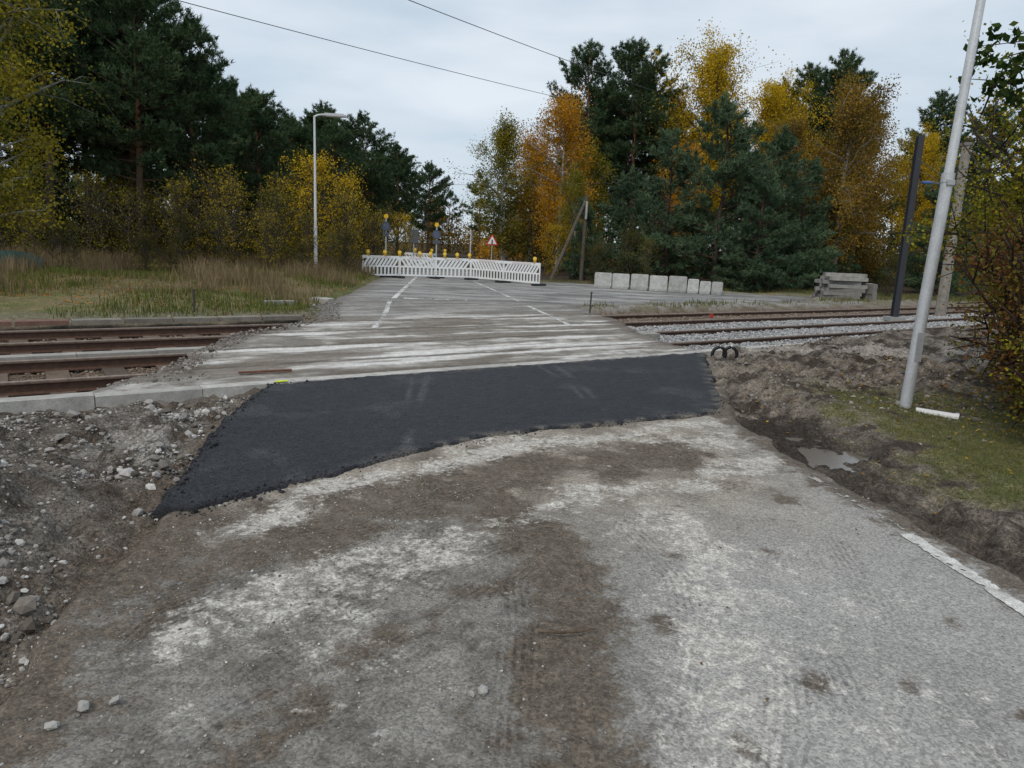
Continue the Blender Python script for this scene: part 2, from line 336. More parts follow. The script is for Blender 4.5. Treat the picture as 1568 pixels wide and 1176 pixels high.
# markings
def marking(name,pl,w,z,thr,col=(.60,.59,.56),a=.6):
    P=np.array(pl,float);seg=np.r_[0,np.cumsum(np.hypot(*np.diff(P,axis=0).T))];t=np.linspace(0,seg[-1],int(seg[-1]/.012)+2)
    px=np.interp(t,seg,P[:,0]);py=np.interp(t,seg,P[:,1]);gx,gy=np.gradient(px),np.gradient(py);l=np.hypot(gx,gy);nx,ny=-gy/l,gx/l
    q=np.linspace(-w/2,w/2,9);X=px[:,None]+nx[:,None]*q;Y=py[:,None]+ny[:,None]*q;m=len(q)
    i=(np.arange(len(t)-1)[:,None]*m+np.arange(m-1)[None]).ravel();T=np.concatenate([np.stack([i,i+m,i+m+1],-1),np.stack([i,i+m+1,i+1],-1)])
    ed=np.broadcast_to(np.abs(q)/(w/2),X.shape).ravel();X=X.ravel();Y=Y.ravel();k=(fbm(X,Y,30,4,99)*a+fbm(X,Y,2.,2,98)*(1-a))-.08*ed**3>thr;T=T[k[T].all(1)]
    obj(name,mkmesh(name,np.stack([X,Y,z(X,Y)],-1),T,[M_MARK],None,np.broadcast_to(np.array(col),(len(X),3)),True))
marking("road_edge_line",[(2.58,1.5),(2.58,3.3),(2.50,4.2)],.095,lambda x,y:roadz(x,y)+.006,.30,(.50,.49,.46),.85)
marking("road_edge_line",[(2.50,4.2),(2.33,5.4)],.07,lambda x,y:roadz(x,y)+.006,.50,(.36,.34,.31),.85)
zf=lambda x,y:-.004+0*x
cz=lambda x,y:.02*(fbm(x,y,1.2,3,85)-.5)+(fbm(x,y,9,3,86)-.5)*.012+.006
marking("road_edge_line",[(-2.65,13.4),(-2.85,15.5),(-3.5,19.9)],.13,cz,.42,col=(.6,.59,.57))
marking("road_edge_line",[(-3.53,20.6),(-4.4,30.3),(-4.75,34)],.15,zf,.38)
marking("road_edge_line",[(1.25,15.2),(1.0,16.5),(.35,20)],.12,cz,.42,col=(.6,.59,.57))
marking("road_edge_line",[(.1,21.7),(-.9,27),(-2.0,32.6)],.13,zf,.42)
marking("road_stop_line",[(-3.3,21.0),(-1.45,21.3)],.35,zf,.44)
# kerb of railway platform edge
rk=np.random.default_rng(3)
def rp(s,c,z): return np.array([s,S*s+c,z])
def kerb(name,c0,t0,t1,w,z,base):
    k=MB();t=t0
    while t<t1:
        ctr=rp(t+.41,c0,0);top=z+rk.normal()*.004
        k.box(ctr+[0,0,top-.17],(.992,w,.34),rotz(RA+rk.normal()*.003),0,np.array(base)*rk.uniform(.85,1.12));t+=.8192
    k.obj(name,[M_CONC])
kerb("concrete_kerb",CURB+.14,-14,17,.2,.018,(.40,.385,.355));kerb("concrete_kerb",14.0,-20,-5,.22,-.08,(.31,.295,.27))
# rails
def rail(name,c,z,col):
    m=MB();prof=np.array([(-.07,-.15),(.07,-.15),(.07,-.138),(.012,-.12),(.012,-.045),(.035,-.035),(.035,-.003),(.025,0),(-.025,0),(-.035,-.003),(-.035,-.035),(-.012,-.045),(-.012,-.12),(-.07,-.138)])
    ts=np.linspace(-45,60,106);n=len(prof);V=[]
    for q in ts:
        b=rp(q*.8192,c,z)
        V.append(b+prof[:,:1]*RN+prof[:,1:]*np.array([0,0,1.]))
    V=np.concatenate(V);i=np.arange(len(ts)-1)[:,None]*n;j=np.arange(n)[None];j2=(j+1)%n
    T=np.concatenate([np.stack([i+j,i+j2,i+n+j2],-1).reshape(-1,3),np.stack([i+j,i+n+j2,i+n+j],-1).reshape(-1,3)])
    C=np.tile(np.where((prof[:,1:]>-.004),np.array((.22,.17,.14)),np.array(col)),(len(ts),1))
    m.add(V,T,0,C);m.obj(name,[M_STEEL])
for c in (11.25,13.0,15.0,16.75): rail("railway_rail",c,-.018,(.072,.038,.025))
sl=MB()
for c in (12.12,15.87):
    q=-40
    while q<55:
        b=rp(q*.8192,c,-.235)
        if not(-4.2<b[0]<2.3): sl.box(b,(.25,2.5,.16),rotz(RA+rk.normal()*.01),0,np.array((.12,.09,.07))*rk.uniform(.7,1.3))
        q+=.63
sl.obj("railway_sleepers",[M_BARK])
# stones
def ico():
    g=(1+5**.5)/2;v=np.array([(-1,g,0),(1,g,0),(-1,-g,0),(1,-g,0),(0,-1,g),(0,1,g),(0,-1,-g),(0,1,-g),(g,0,-1),(g,0,1),(-g,0,-1),(-g,0,1)])/math.sqrt(1+g*g)
    f=np.array([(0,11,5),(0,5,1),(0,1,7),(0,7,10),(0,10,11),(1,5,9),(5,11,4),(11,10,2),(10,7,6),(7,1,8),(3,9,4),(3,4,2),(3,2,6),(3,6,8),(3,8,9),(4,9,5),(2,4,11),(6,2,10),(8,6,7),(9,8,1)]);return v,f
IV,IF=ico()
def stones(name,x,y,size,ca,cb,seed,sink=.3,zadd=0,hf=height,pw=1.):
    r=np.random.default_rng(seed);n=len(x)
    q=r.normal(size=(n,4));q/=np.linalg.norm(q,axis=1)[:,None];a,b,c,d=q.T
    Rm=np.stack([1-2*(c*c+d*d),2*(b*c-a*d),2*(b*d+a*c),2*(b*c+a*d),1-2*(b*b+d*d),2*(c*d-a*b),2*(b*d-a*c),2*(c*d+a*b),1-2*(b*b+c*c)],-1).reshape(n,3,3)
    v=IV[None]*r.uniform(.72,1.18,(n,12,1))*r.uniform(.55,1.15,(n,1,3))
    v=np.einsum('nij,nkj->nki',Rm,v)*(size[:,None,None]/2);v[:,:,2]*=.8
    z=hf(x,y)+size*(.5-sink)*.6+zadd
    v+=np.stack([x,y,z],-1)[:,None]
    T=(IF[None]+12*np.arange(n)[:,None,None]).reshape(-1,3)
    C=mx(ca,cb,r.random(n)**pw);C=C*r.uniform(.75,1.15,(n,1))
    return obj(name,mkmesh(name,v.reshape(-1,3),T,[M_STONE],None,np.repeat(C,12,0),False))
r=np.random.default_rng(11)
def scat(n,x0,x1,y0,y1,f):
    x=r.uniform(x0,x1,n);y=r.uniform(y0,y1,n);k=f(x,y)>r.random(n);return x[k],y[k]
def allr(x,y): return np.minimum(np.minimum(sdf(ROAD,x,y),sdf(PATCH,x,y)),sdf(CROSS,x,y))
x,y=scat(105000,-8.5,-1.2,1.4,8.5,lambda x,y:(y-S*x<CURB-.02)*(allr(x,y)>.0)*(.10+.9*ss(.42,.58,fbm(x,y,1.6,4,201)))*ss(8,3,-x)*(.25+.75*ss(0,.5,allr(x,y))))
stones("rubble",x,y,np.clip(r.lognormal(-4.0,.52,len(x)),.008,.11),(.09,.075,.06),(.52,.50,.47),12,.2,pw=1.3)
x,y=scat(1700,-8,-2.,1.4,7.5,lambda x,y:(y-S*x<CURB-.02)*(allr(x,y)>.15)*ss(.4,.6,fbm(x,y,1.6,4,201)))
stones("rubble",x,y,r.uniform(.04,.12,len(x)),(.14,.12,.10),(.45,.43,.41),19,.15)
x,y=scat(9000,-1.9,2.6,1.2,4.9,lambda x,y:ss(1.1,-1.6,x)*.85+.07)
stones("pebbles",x,y,np.clip(r.lognormal(-4.95,.45,len(x)),.004,.03),(.10,.09,.08),(.50,.48,.45),13,.2,0,roadz,pw=1.3)
x,y=scat(26000,2.2,9,4,14,lambda x,y:(y-S*x<CURB-.02)*(allr(x,y)>0.02)*ss(.40,.60,fbm(x,y,1.8,3,202))*.8*ss(.0,.3,allr(x,y))*ss(5.5,8.5,y))
stones("rubble",x,y,np.clip(r.lognormal(-3.9,.55,len(x)),.01,.11),(.06,.048,.038),(.38,.345,.30),14,pw=1.6)
x,y=scat(34000,-2.9,3.3,3.9,8.3,lambda x,y:(np.abs(sdf(PATCH,x,y)-.03)<.13)*ss(.15,.0,np.abs(sdf(PATCH,x,y)-.02))*(.12+.88*ss(-1.2,-2.,x))*(y-S*x<CURB-.05))
stones("asphalt_crumbs",x,y,np.clip(r.lognormal(-4.25,.5,len(x)),.006,.055),(.014,.014,.016),(.045,.045,.05),20,.2,0,lambda x,y:np.where(sdf(PATCH,x,y)<0,patchz(x,y),np.where(sdf(ROAD,x,y)<0,roadz(x,y),height(x,y))))
fb=lambda x,y:((y-S*x)>CURB+.35)*((y-S*x)<17.9)*(sdf(CROSS,x,y)>.05)
x,y=scat(60000,-14,-3.5,0,17,fb);k=(y>S*x+9.8)&(y<24)
stones("ballast",x[k],y[k],r.uniform(.03,.065,k.sum()),(.10,.07,.05),(.25,.195,.15),15)
x,y=scat(80000,2.2,20,12,31,lambda x,y:fb(x,y)*((y-S*x)>14.8))
stones("ballast",x,y,r.uniform(.03,.07,len(x)),(.14,.105,.08),(.28,.225,.18),16)
x,y=scat(90000,2.6,18,11,27,lambda x,y:fb(x,y)*((y-S*x)<14.8))
stones("ballast",x,y,r.uniform(.03,.075,len(x)),(.20,.20,.20),(.48,.48,.48),17,0)
x=np.array([-1.45,-1.50,-1.36,-.06,-.1,-1.2]);y=np.array([2.22,2.12,2.25,2.42,2.40,2.9])
stones("loose_rock",x,y,np.array([.065,.05,.055,.05,.03,.03]),(.3,.29,.27),(.36,.35,.33),18,0,0,roadz)
# ---- vegetation generators
def norm(a): return a/(np.linalg.norm(a,axis=-1,keepdims=True)+1e-9)
def pine(seed,H,cs,Rr,young=False,ntuft=19,nl=13,ln=.25,wd=.042,ca=(.026,.052,.026),cb=(.10,.145,.070),lev=.28,dead=True):
    r=np.random.default_rng(seed);m=MB()
    n=9;tz=np.linspace(0,H*.98,n);off=np.cumsum(r.normal(size=(n,2))*.07*H/9,axis=0);off[0]=0
    tp=np.c_[off,tz];r0=.013*H+.03
    tc=mx((.085,.065,.05),(.22,.115,.06),ss(.25,.55,tz/H)) if not young else np.tile((.07,.05,.04),(n,1))
    m.tube(tp,np.linspace(r0,.025,n),8,0,tc)
    P=lambda z:np.array([np.interp(z,tz,tp[:,0]),np.interp(z,tz,tp[:,1]),z])
    zs=cs*H;C=[];D=[];B=[];z=zs
    while z<H*.985:
        t=(z-zs)/(H-zs);k=r.integers(2,5)
        for q in range(k):
            az=r.uniform(0,6.283)
            pr=(1-t)**.75*.95+.08 if young else (.42+.62*math.sin(math.pi*min(1,t*.85+.12)))*(1-t**4)+.08
            L=Rr*pr*r.uniform(.5,1.2);el=math.radians((-2+38*t if young else 4+42*t)+r.normal()*9)
            d=np.array([math.cos(az)*math.cos(el),math.sin(az)*math.cos(el),math.sin(el)])
            s=np.linspace(0,1,5)[:,None];b0=P(z)
            side=np.array([-math.sin(az),math.cos(az),0])
            pt=b0+d*L*s+np.array([0,0,1])*(.12*L)*s**2*(1.2 if young else .6)+side*r.normal()*.1*L*s**2
            m.tube(pt,np.linspace(.018+.012*L,.007,5),3,0,(.09,.06,.045),cap=False)
            nt=max(5,int(ntuft*L));u=r.uniform(.25,1,nt)**.7
            c=np.stack([np.interp(u,s[:,0],pt[:,i]) for i in range(3)],-1)
            w=L*.34*(1.15-u*.6)
            o=side*(r.uniform(-1,1,nt)*w)[:,None]+np.array([0,0,1])*(r.normal(size=nt)*.11+.05)[:,None]+d*(r.normal(size=nt)*.08)[:,None]
            c=c+o;C.append(c);D.append(norm(d*.7+norm(o)*.5+np.array([0,0,.55])));B.append(np.full(nt,r.uniform(0,1))*.5+r.random(nt)*.5)
        z+=lev*r.uniform(.6,1.3)
    if dead and not young:
        for q in range(12):
            zz=r.uniform(.3*zs,zs);az=r.uniform(0,6.283);L=r.uniform(.3,1.5);b=P(zz)
            m.tube([b,b+L*np.array([math.cos(az),math.sin(az),-.1])],[.02,.006],3,0,(.07,.06,.05),cap=False)
    C=np.concatenate(C);D=np.concatenate(D);B=np.concatenate(B);n=len(C)
    dd=norm(D[:,None]+r.normal(size=(n,nl,3))*.62);l=ln*r.uniform(.6,1.2,(n,nl,1))
    sd=norm(np.cross(dd,r.normal(size=(n,nl,3))))*wd/2;b=C[:,None]+r.normal(size=(n,nl,3))*.035
    V=np.stack([b-sd,b+sd,b+dd*l],2).reshape(-1,3)
    cc=mx(ca,cb,np.clip(B+r.normal(size=n)*.1,0,1));cc=np.repeat(cc,nl*3,0)*np.repeat(r.uniform(.75,1.25,n*nl),3)[:,None]
    m.add(V,np.arange(len(V)).reshape(-1,3),1,cc);return m
def leaves(m,C,size,pal,B,r,mi=1,flat=0.):
    n=len(C);a=norm(r.normal(size=(n,3)));nn=norm(r.normal(size=(n,3))+np.array([0,0,flat]));a=norm(np.cross(a,nn));b=np.cross(nn,a)
    s=size*r.uniform(.6,1.25,(n,1));a=a*s*.5;b=b*s*.36
    V=np.stack([C-a,C+b,C+a,C-b],1).reshape(-1,3);i=4*np.arange(n)[:,None]
    T=np.concatenate([i+[0,1,2],i+[0,2,3]])
    pal=np.asarray(pal);x=np.clip(B,0,.999)*(len(pal)-1);k=x.astype(int);f=(x-k)[:,None];c=pal[k]*(1-f)+pal[k+1]*f
    c=c*r.uniform(.75,1.25,(n,1));m.add(V,T,mi,np.repeat(c,4,0))
def decid(seed,H,Rr,cs,pal,nprim=26,nsec=6,ncl=4,nlf=16,size=.12,droop=.3,bark=(.09,.075,.06),white=False,tr=None,sp=.28,fill=.85):
    r=np.random.default_rng(seed);m=MB();n=8;tz=np.linspace(0,H*.93,n)
    off=np.cumsum(r.normal(size=(n,2))*.05*H/8,axis=0);off[0]=0;tp=np.c_[off,tz];r0=tr or .011*H+.02
    bc=np.array((.42,.41,.38)) if white else np.array(bark)
    m.tube(tp,np.linspace(r0,.02,n),7,0,bc)
    P=lambda z:np.array([np.interp(z,tz,tp[:,0]),np.interp(z,tz,tp[:,1]),z])
    zs=cs*H;C=[];B=[];lob=r.uniform(.65,1.3,8)
    for i in range(nprim):
        t=(i+r.random())/nprim;z=zs+(H*.9-zs)*t;az=i*2.4+r.normal()*.4
        pr=math.sin(math.pi*(.12+.80*t))**.7
        L=Rr*pr*r.uniform(.65,1.15)*1.1*lob[int(az/6.2832*8)%8];el=math.radians(28+38*t+r.normal()*8)
        d=np.array([math.cos(az)*math.cos(el),math.sin(az)*math.cos(el),math.sin(el)])
        s=np.linspace(0,1,5)[:,None];pt=P(z)+d*L*s+np.array([0,0,-1])*droop*.35*L*s**2+r.normal(size=(5,3))*.05*L*s
        m.tube(pt,np.linspace(.012+.016*L,.008,5),4,0,bc*(.6 if white else .8),cap=False);bb=r.random()
        for j in range(nsec):
            u=r.uniform(.2,1);q=np.array([np.interp(u,s[:,0],pt[:,e]) for e in range(3)])
            d2=norm(d*.6+r.normal(size=3)*.6+np.array([0,0,.15-droop*.5]));L2=L*r.uniform(.2,.45)
            p2=np.array([q,q+d2*L2*.5,q+d2*L2+np.array([0,0,-droop*.3*L2])]);m.tube(p2,[.014,.009,.004],3,0,bc*.5,cap=False)
            for g in range(ncl):
                v=r.uniform(.1,1.1);cp=q+d2*L2*v+np.array([0,0,-droop*r.uniform(0,.6)])
                if r.random()>fill: continue
                nn=int(nlf*r.uniform(.4,1.7))
                C.append(cp+r.normal(size=(nn,3))*sp*r.uniform(.6,1.2)*np.array([1,1,.7+droop*.9]));B.append(np.full(nn,bb*.5+r.random()*.3)+r.random(nn)*.2)
    C=np.concatenate(C);B=np.concatenate(B);C[:,2]=np.maximum(C[:,2],.1);leaves(m,C,size,pal,B,r);return m
OR=[(.16,.08,.012),(.40,.20,.02),(.60,.30,.025),(.46,.31,.045)]
YE=[(.12,.11,.014),(.40,.28,.02),(.66,.44,.03),(.34,.30,.035)]
YG=[(.04,.055,.013),(.12,.13,.025),(.32,.26,.03),(.18,.18,.03)]
BR=[(.06,.05,.018),(.17,.12,.03),(.30,.18,.03),(.20,.15,.045)]
BG=[(.035,.045,.015),(.075,.08,.025),(.16,.12,.035),(.24,.20,.05)]
YM=[(.07,.075,.018),(.17,.15,.03),(.50,.37,.035),(.14,.12,.035)]
TM={}
TM['pA']=pine(1,12,.30,2.9).mesh("pine_a",[M_BARK,M_NEED]);TM['pB']=pine(2,12,.38,2.6).mesh("pine_b",[M_BARK,M_NEED])
TM['pC']=pine(3,16,.36,2.8).mesh("pine_c",[M_BARK,M_NEED]);TM['pD']=pine(4,16,.45,3.0).mesh("pine_d",[M_BARK,M_NEED])
YC=dict(ca=(.032,.062,.036),cb=(.125,.18,.100))
TM['yA']=pine(5,8.5,.04,3.4,True,20,12,.22,.038,**YC).mesh("young_pine_a",[M_BARK,M_NEED])
TM['yB']=pine(6,8,.03,3.0,True,20,12,.22,.038,**YC).mesh("young_pine_b",[M_BARK,M_NEED])
TM['bO']=decid(7,11,2.9,.18,OR,38,8,4,20,.115,.6,white=True).mesh("birch_orange",[M_BARK,M_LEAF])
TM['bY']=decid(8,10.5,2.7,.12,YG,38,8,4,20,.115,.5,white=True).mesh("birch_yellowgreen",[M_BARK,M_LEAF])
TM['oY']=decid(9,16,4.2,.25,YE,46,9,4,26,.15,.1,sp=.42).mesh("oak_yellow",[M_BARK,M_LEAF])
TM['bB']=decid(10,11.2,3.1,.10,BR,44,8,5,19,.11,.8,white=True).mesh("birch_brown",[M_BARK,M_LEAF])
TM['sY']=decid(12,4.5,1.6,.03,YE,26,6,3,11,.08,.1,tr=.03,sp=.2,fill=.8).mesh("sapling_yellow",[M_BARK,M_LEAF])
TM['sG']=decid(13,3.2,1.6,.03,BG,24,6,3,10,.08,.1,tr=.03,sp=.24).mesh("sapling_brown",[M_BARK,M_LEAF])
TM['sB']=decid(14,3.6,1.1,.08,YG,34,6,2,5,.07,.0,tr=.03,sp=.2,fill=.6).mesh("sapling_bare",[M_BARK,M_LEAF])
TM['sL']=decid(15,3.6,1.3,.03,YM,40,5,3,5,.075,-.3,tr=.03,sp=.16,fill=.7).mesh("sapling_light",[M_BARK,M_LEAF])
TH=dict(pA=12,pB=12,pC=16,pD=16,yA=8.5,yB=8,bO=11,bY=10.5,oY=16,bB=11.2,sY=4.5,sG=3.2,sB=3.6,sL=3.6)
rt=np.random.default_rng(5)
def tree(name,k,x,y,h,w=1.):
    s=h/TH[k];z=float(height(np.array([x*1.]),np.array([y*1.]))[0])
    obj(name,TM[k],(x,y,z-.05),rt.uniform(0,6.28),(s*w,s*w,s))
PL=[('pA',-16.6,32,12),('pB',-19.3,30.5,13.5),('pA',-15.0,34,10.4),('pA',-23,32,14),('pB',-21.5,28,12.5),('pA',-26,30,14),('pB',-18.2,34.5,12.5),('pA',-20.8,35,13.5),('pC',-24.5,36,15),('pA',-28,35,14),
('pA',-19.3,45,11.2),('pB',-16.8,42,9.6),('pA',-18.5,50,10.4),('pB',-16.5,52,9.6),('pA',-22,43,12.4),('pA',-15.8,56,10.2),('pA',-14.3,54,10.8),('pA',-13,50,9.7),('pA',-20,54,11),('pB',-26,45,13),('pB',-13.4,38,8.6),
('pA',-10.6,50,9.6),('pA',-11.8,46,8.3),('pA',-9.4,56,8.6),('pB',-11.2,68,9.2),('pA',-9.4,75,9.6),('pB',-12.5,64,9),('pA',-14.8,47,8.8),
('pC',4.9,55,16.3),('pD',8.6,55,16.6),('pC',7.0,60,14.8),('pD',10.3,60,15.5),('pC',23,62,17.2),('pC',24.8,60,17.8),('pD',26.5,63,16.8),('pC',21.5,64,16),('pC',17,62,14),('pC',30,55,14),('pD',33,52,12.5),('pC',6,64,14),('pC',12.5,64,14.5)]
for k,x,y,h in PL: tree("pine_tree",k,x,y,h)
for k,x,y,h,w in [('yA',9.9,36,8.9,1.05),('yB',8.0,38,7.6,1.1),('yA',12.6,37,7.8,1.05),('yB',14.6,38.5,6.6,1.1),('yB',11.3,34.5,5.4,1.2),('yA',6.2,42,6.2,1.1),('yB',3.6,38.8,4.2,.9),('yA',17,40,5.5,1),('yB',22,38,6.5,1),('yB',-14.5,44,6.5,1.),('yA',-20,38,7,1),('yB',-24,36,7,1),('yA',-17,39,6,1)]: tree("young_pine_tree",k,x,y,h,w)
for k,x,y,h,w in [('bO',2.6,48,11.2,1.),('bY',-.9,53,10.8,1.05),('bO',.9,56,10,.9),('bB',17.4,40,11.5,1.05),('bB',15.6,43,10,.9),('bY',1.2,60,9.6,1.),('bB',20.3,44,11,1),('bO',11,50,9,.9),('bY',3.4,44,6.5,.9),('bY',-15.5,21.,9.5,1.0),('bB',-12,60,7,1),('bY',4.5,51,9,1),('bY',-12.5,41,6,1),('bY',-20,37,6,1)]: tree("birch_tree",k,x,y,h,w)
for k,x,y,h,w in [('oY',13.5,55,16.2,.95),('oY',19.4,57,14.4,.85),('oY',16,60,13,.9),('oY',27,50,10,.8)]: tree("oak_tree",k,x,y,h,w)
for k,x,y,h in [('sY',-8.9,31.5,4.9),('sY',-7.9,33.5,4.2),('sL',-10.9,33,3.8),('sL',-12.6,30.5,3.8),('sL',-13.6,33.5,3.4),('sB',-13.6,29,3.2),('sG',-15.5,31,2.6),('sL',-11.5,29.3,3.2),('sB',-9.8,29.6,3.0),('sB',-16.5,28,3.4),('sG',-20,28,2.6),('sL',-7.4,30.8,3.2),('sB',-8.6,29.6,2.4),('sG',5.5,36,2.4),('sG',3.9,35,1.8),('sY',2.2,43,3),('sY',-6.8,41,3.2),('sG',-6.9,38,2.8),('sG',-10.,36,3.2),('sG',17.5,34,1.8),('sB',6.2,34.5,2.2),('sB',-18.5,27,3.2),('sL',-6.7,33.5,2.6),('sB',-14.8,27.5,2.8),('sL',-18,33,3.4),
('sB',-7.4,28.3,1.7),('sG',-7.0,29.6,1.7),('sL',-9.6,27.8,2.2),('sB',-11.2,27.2,2.3),('sG',-12.8,27.6,2.0),('sL',-14.2,30.6,3.4),('sB',-10.4,31,3.4),('sG',-8.2,27.4,1.2),('sB',-17.5,26,2.6),('sB',-17.3,30,3.4),('sG',-13.2,25.5,1.2),('sG',-16,24.8,1.5),('sG',-11.8,24.5,.9),('sB',-14.8,24.,1.6)]: tree("sapling",k,x,y,h)
# undergrowth mass + distant forest
r=np.random.default_rng(31);m=MB()
def clump(n,x0,x1,y0,y1,h0,h1,pal,nl,size,f=lambda x,y:True):
    for i in range(n):
        x=r.uniform(x0,x1);y=r.uniform(y0,y1)
        if not f(x,y): continue
        h=r.uniform(h0,h1);w=h*r.uniform(.5,.9);C=norm(r.normal(size=(nl,3)))*r.random((nl,1))**.45*[w,w,h*.55]+[x,y,h*.45]
        C=C[C[:,2]>0];leaves(m,C,size,pal,r.random()*.6+r.random(len(C))*.4,r)
        for q in range(3): m.tube([(x+r.normal()*.2,y+r.normal()*.2,0),(x+r.normal()*.5,y+r.normal()*.5,h)],[.03,.01],3,0,(.05,.04,.03),cap=False)
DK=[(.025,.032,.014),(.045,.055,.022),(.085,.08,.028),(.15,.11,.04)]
rd=lambda x,y:not(-4.5-.143*(y-33)-3.4<x+1.4<-.5-.143*(y-33)+3)
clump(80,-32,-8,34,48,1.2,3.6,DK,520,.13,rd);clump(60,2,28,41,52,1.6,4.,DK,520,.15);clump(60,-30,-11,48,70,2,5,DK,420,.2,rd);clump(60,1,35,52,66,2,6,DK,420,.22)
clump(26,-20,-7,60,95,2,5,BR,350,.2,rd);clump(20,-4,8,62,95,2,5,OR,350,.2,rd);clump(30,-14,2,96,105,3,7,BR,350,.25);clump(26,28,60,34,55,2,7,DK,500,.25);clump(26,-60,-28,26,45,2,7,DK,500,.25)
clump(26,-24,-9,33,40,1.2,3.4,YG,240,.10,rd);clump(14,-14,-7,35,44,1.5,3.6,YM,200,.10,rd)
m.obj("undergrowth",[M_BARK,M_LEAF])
F=[pine(41,11,.3,2.7,False,7,8,.45,.10,lev=.5,dead=False),pine(42,12,.35,2.5,False,7,8,.45,.10,lev=.5,dead=False),decid(43,10,3,.15,BR,18,5,3,12,.28,.2,sp=.4),decid(44,10,3,.15,YG,18,5,3,12,.28,.2,sp=.4)]
F=[f.arr() for f in F];m=MB()
for i in range(190):
    y=r.uniform(68,120);x=r.uniform(-75,85)
    if y<98 and not rd(x,y): continue
    if -16<x<6 and y<75: continue
    k=r.choice(4,p=[.42,.33,.13,.12]);V,T,M_,C=F[k];s=r.uniform(.75,1.1)*(1.18 if x>6 else .95)*(.8 if -22<x<4 else 1)
    V2=(V*s)@rotz(r.uniform(0,6)).T+[x,y,-.1]
    for mi in (0,1):
        t=T[M_==mi];u,inv=np.unique(t,return_inverse=True);m.add(V2[u],inv.reshape(-1,3),mi,C[u])
m.obj("distant_forest",[M_BARK,M_NEED])
# grass
def blades(name,x,y,h,w,ca,cb,seed,lean=.35,z=None):
    r=np.random.default_rng(seed);n=len(x);z=height(x,y) if z is None else z
    b=np.stack([x,y,z-.01],-1);a=r.uniform(0,6.283,n);sd=np.stack([np.cos(a),np.sin(a),0*a],-1)*(w/2)[:,None]
    a2=r.uniform(0,6.283,n);le=np.abs(r.normal(size=n))*lean*h;dx=np.stack([np.cos(a2)*le,np.sin(a2)*le,0*a],-1)
    mid=b+dx*.35+np.stack([0*h,0*h,h*.6],-1);tip=b+dx+np.stack([0*h,0*h,h],-1)
    V=np.stack([b-sd,b+sd,mid-sd*.7,mid+sd*.7,tip],1).reshape(-1,3);i=5*np.arange(n)[:,None]
    T=np.concatenate([i+[0,1,3],i+[0,3,2],i+[2,3,4]])
    c=mx(ca,cb,fbm(x,y,.9,3,300+seed)*.5+r.random(n)*.5)*r.uniform(.7,1.2,(n,1))
    return obj(name,mkmesh(name,V,T,[M_GRASS],None,np.repeat(c,5,0)))
r=np.random.default_rng(51)
gf=lambda x,y:((y-S*x)>18.6)*(sdf(FAR,x,y)>.2)*(sdf(CROSS,x,y)>.2)
tall=lambda x,y:ss(.40,.62,fbm(x,y,.45,3,8)+.10*ss(24,30,y))
x,y=scat(90000,-22,-4.2,12,34,lambda x,y:gf(x,y)*ss(20,23,y-S*x+3*(fbm(x,y,.5,2,7)-.5))*(.25+.75*tall(x,y))*(.35+.65*ss(.4,.6,fbm(x,y,1.3,3,6))))
blades("dry_grass",x,y,r.uniform(.08,.5,len(x))*(.35+1.2*tall(x,y)),r.uniform(.010,.024,len(x)),(.12,.085,.045),(.38,.29,.17),52)
x,y=scat(70000,-20,-4.2,9,32,lambda x,y:gf(x,y)*ss(.38,.6,fbm(x,y,.5,3,9)))
blades("grass",x,y,r.uniform(.06,.22,len(x)),r.uniform(.012,.024,len(x)),(.06,.09,.022),(.19,.20,.055),53)
x,y=scat(50000,1.5,24,18,36,lambda x,y:gf(x,y)*ss(.4,.62,fbm(x,y,.6,3,10))*ss(1.8,.5,np.abs((y-S*x)-19.6))+gf(x,y)*ss(32,34,y)*.5)
blades("grass",x,y,r.uniform(.05,.2,len(x)),r.uniform(.015,.03,len(x)),(.08,.095,.03),(.22,.20,.09),54)
def gmask(x,y):
    w=(fbm(x,y,1.3,3,5)-.5)*.5;n1=fbm(x,y,.5,3,11);n2=fbm(x,y,3,4,12)
    return ss(.44,.58,n2*.5+n1*.5+.22*ss(.2,1.4,x-3.0)-.02*y+.04)*ss(2.95,3.5,x+w)*ss(9.3,8,y)
x,y=scat(130000,2.8,9,2.5,9.3,gmask)
blades("grass",x,y,r.uniform(.015,.055,len(x)),r.uniform(.003,.006,len(x)),(.075,.095,.022),(.24,.23,.08),55,.8)
def fallen(name,x,y,size,pal,hf=height):
    m=MB();C=np.stack([x,y,hf(x,y)+.012],-1);leaves(m,C,size,pal,r.random(len(x)),r,0,flat=3.);m.obj(name,[M_LEAF])
x,y=scat(5500,2.6,10,2.5,11,lambda x,y:(y-S*x<CURB)*(allr(x,y)>.1)*(.12+.6*ss(3.5,6,x)))
fallen("fallen_leaves",x,y,.045,[(.3,.2,.05),(.5,.36,.07),(.25,.13,.05),(.45,.28,.05)])
x,y=scat(4500,-20,-4.5,14,30,gf);fallen("fallen_leaves",x,y,.09,[(.3,.14,.05),(.4,.2,.06),(.25,.13,.05)])
x,y=scat(90,-1.5,2.6,1.5,6,lambda x,y:.5+0*x);fallen("fallen_leaves",x,y,.022,[(.16,.10,.05),(.22,.15,.06),(.10,.07,.04)],roadz)
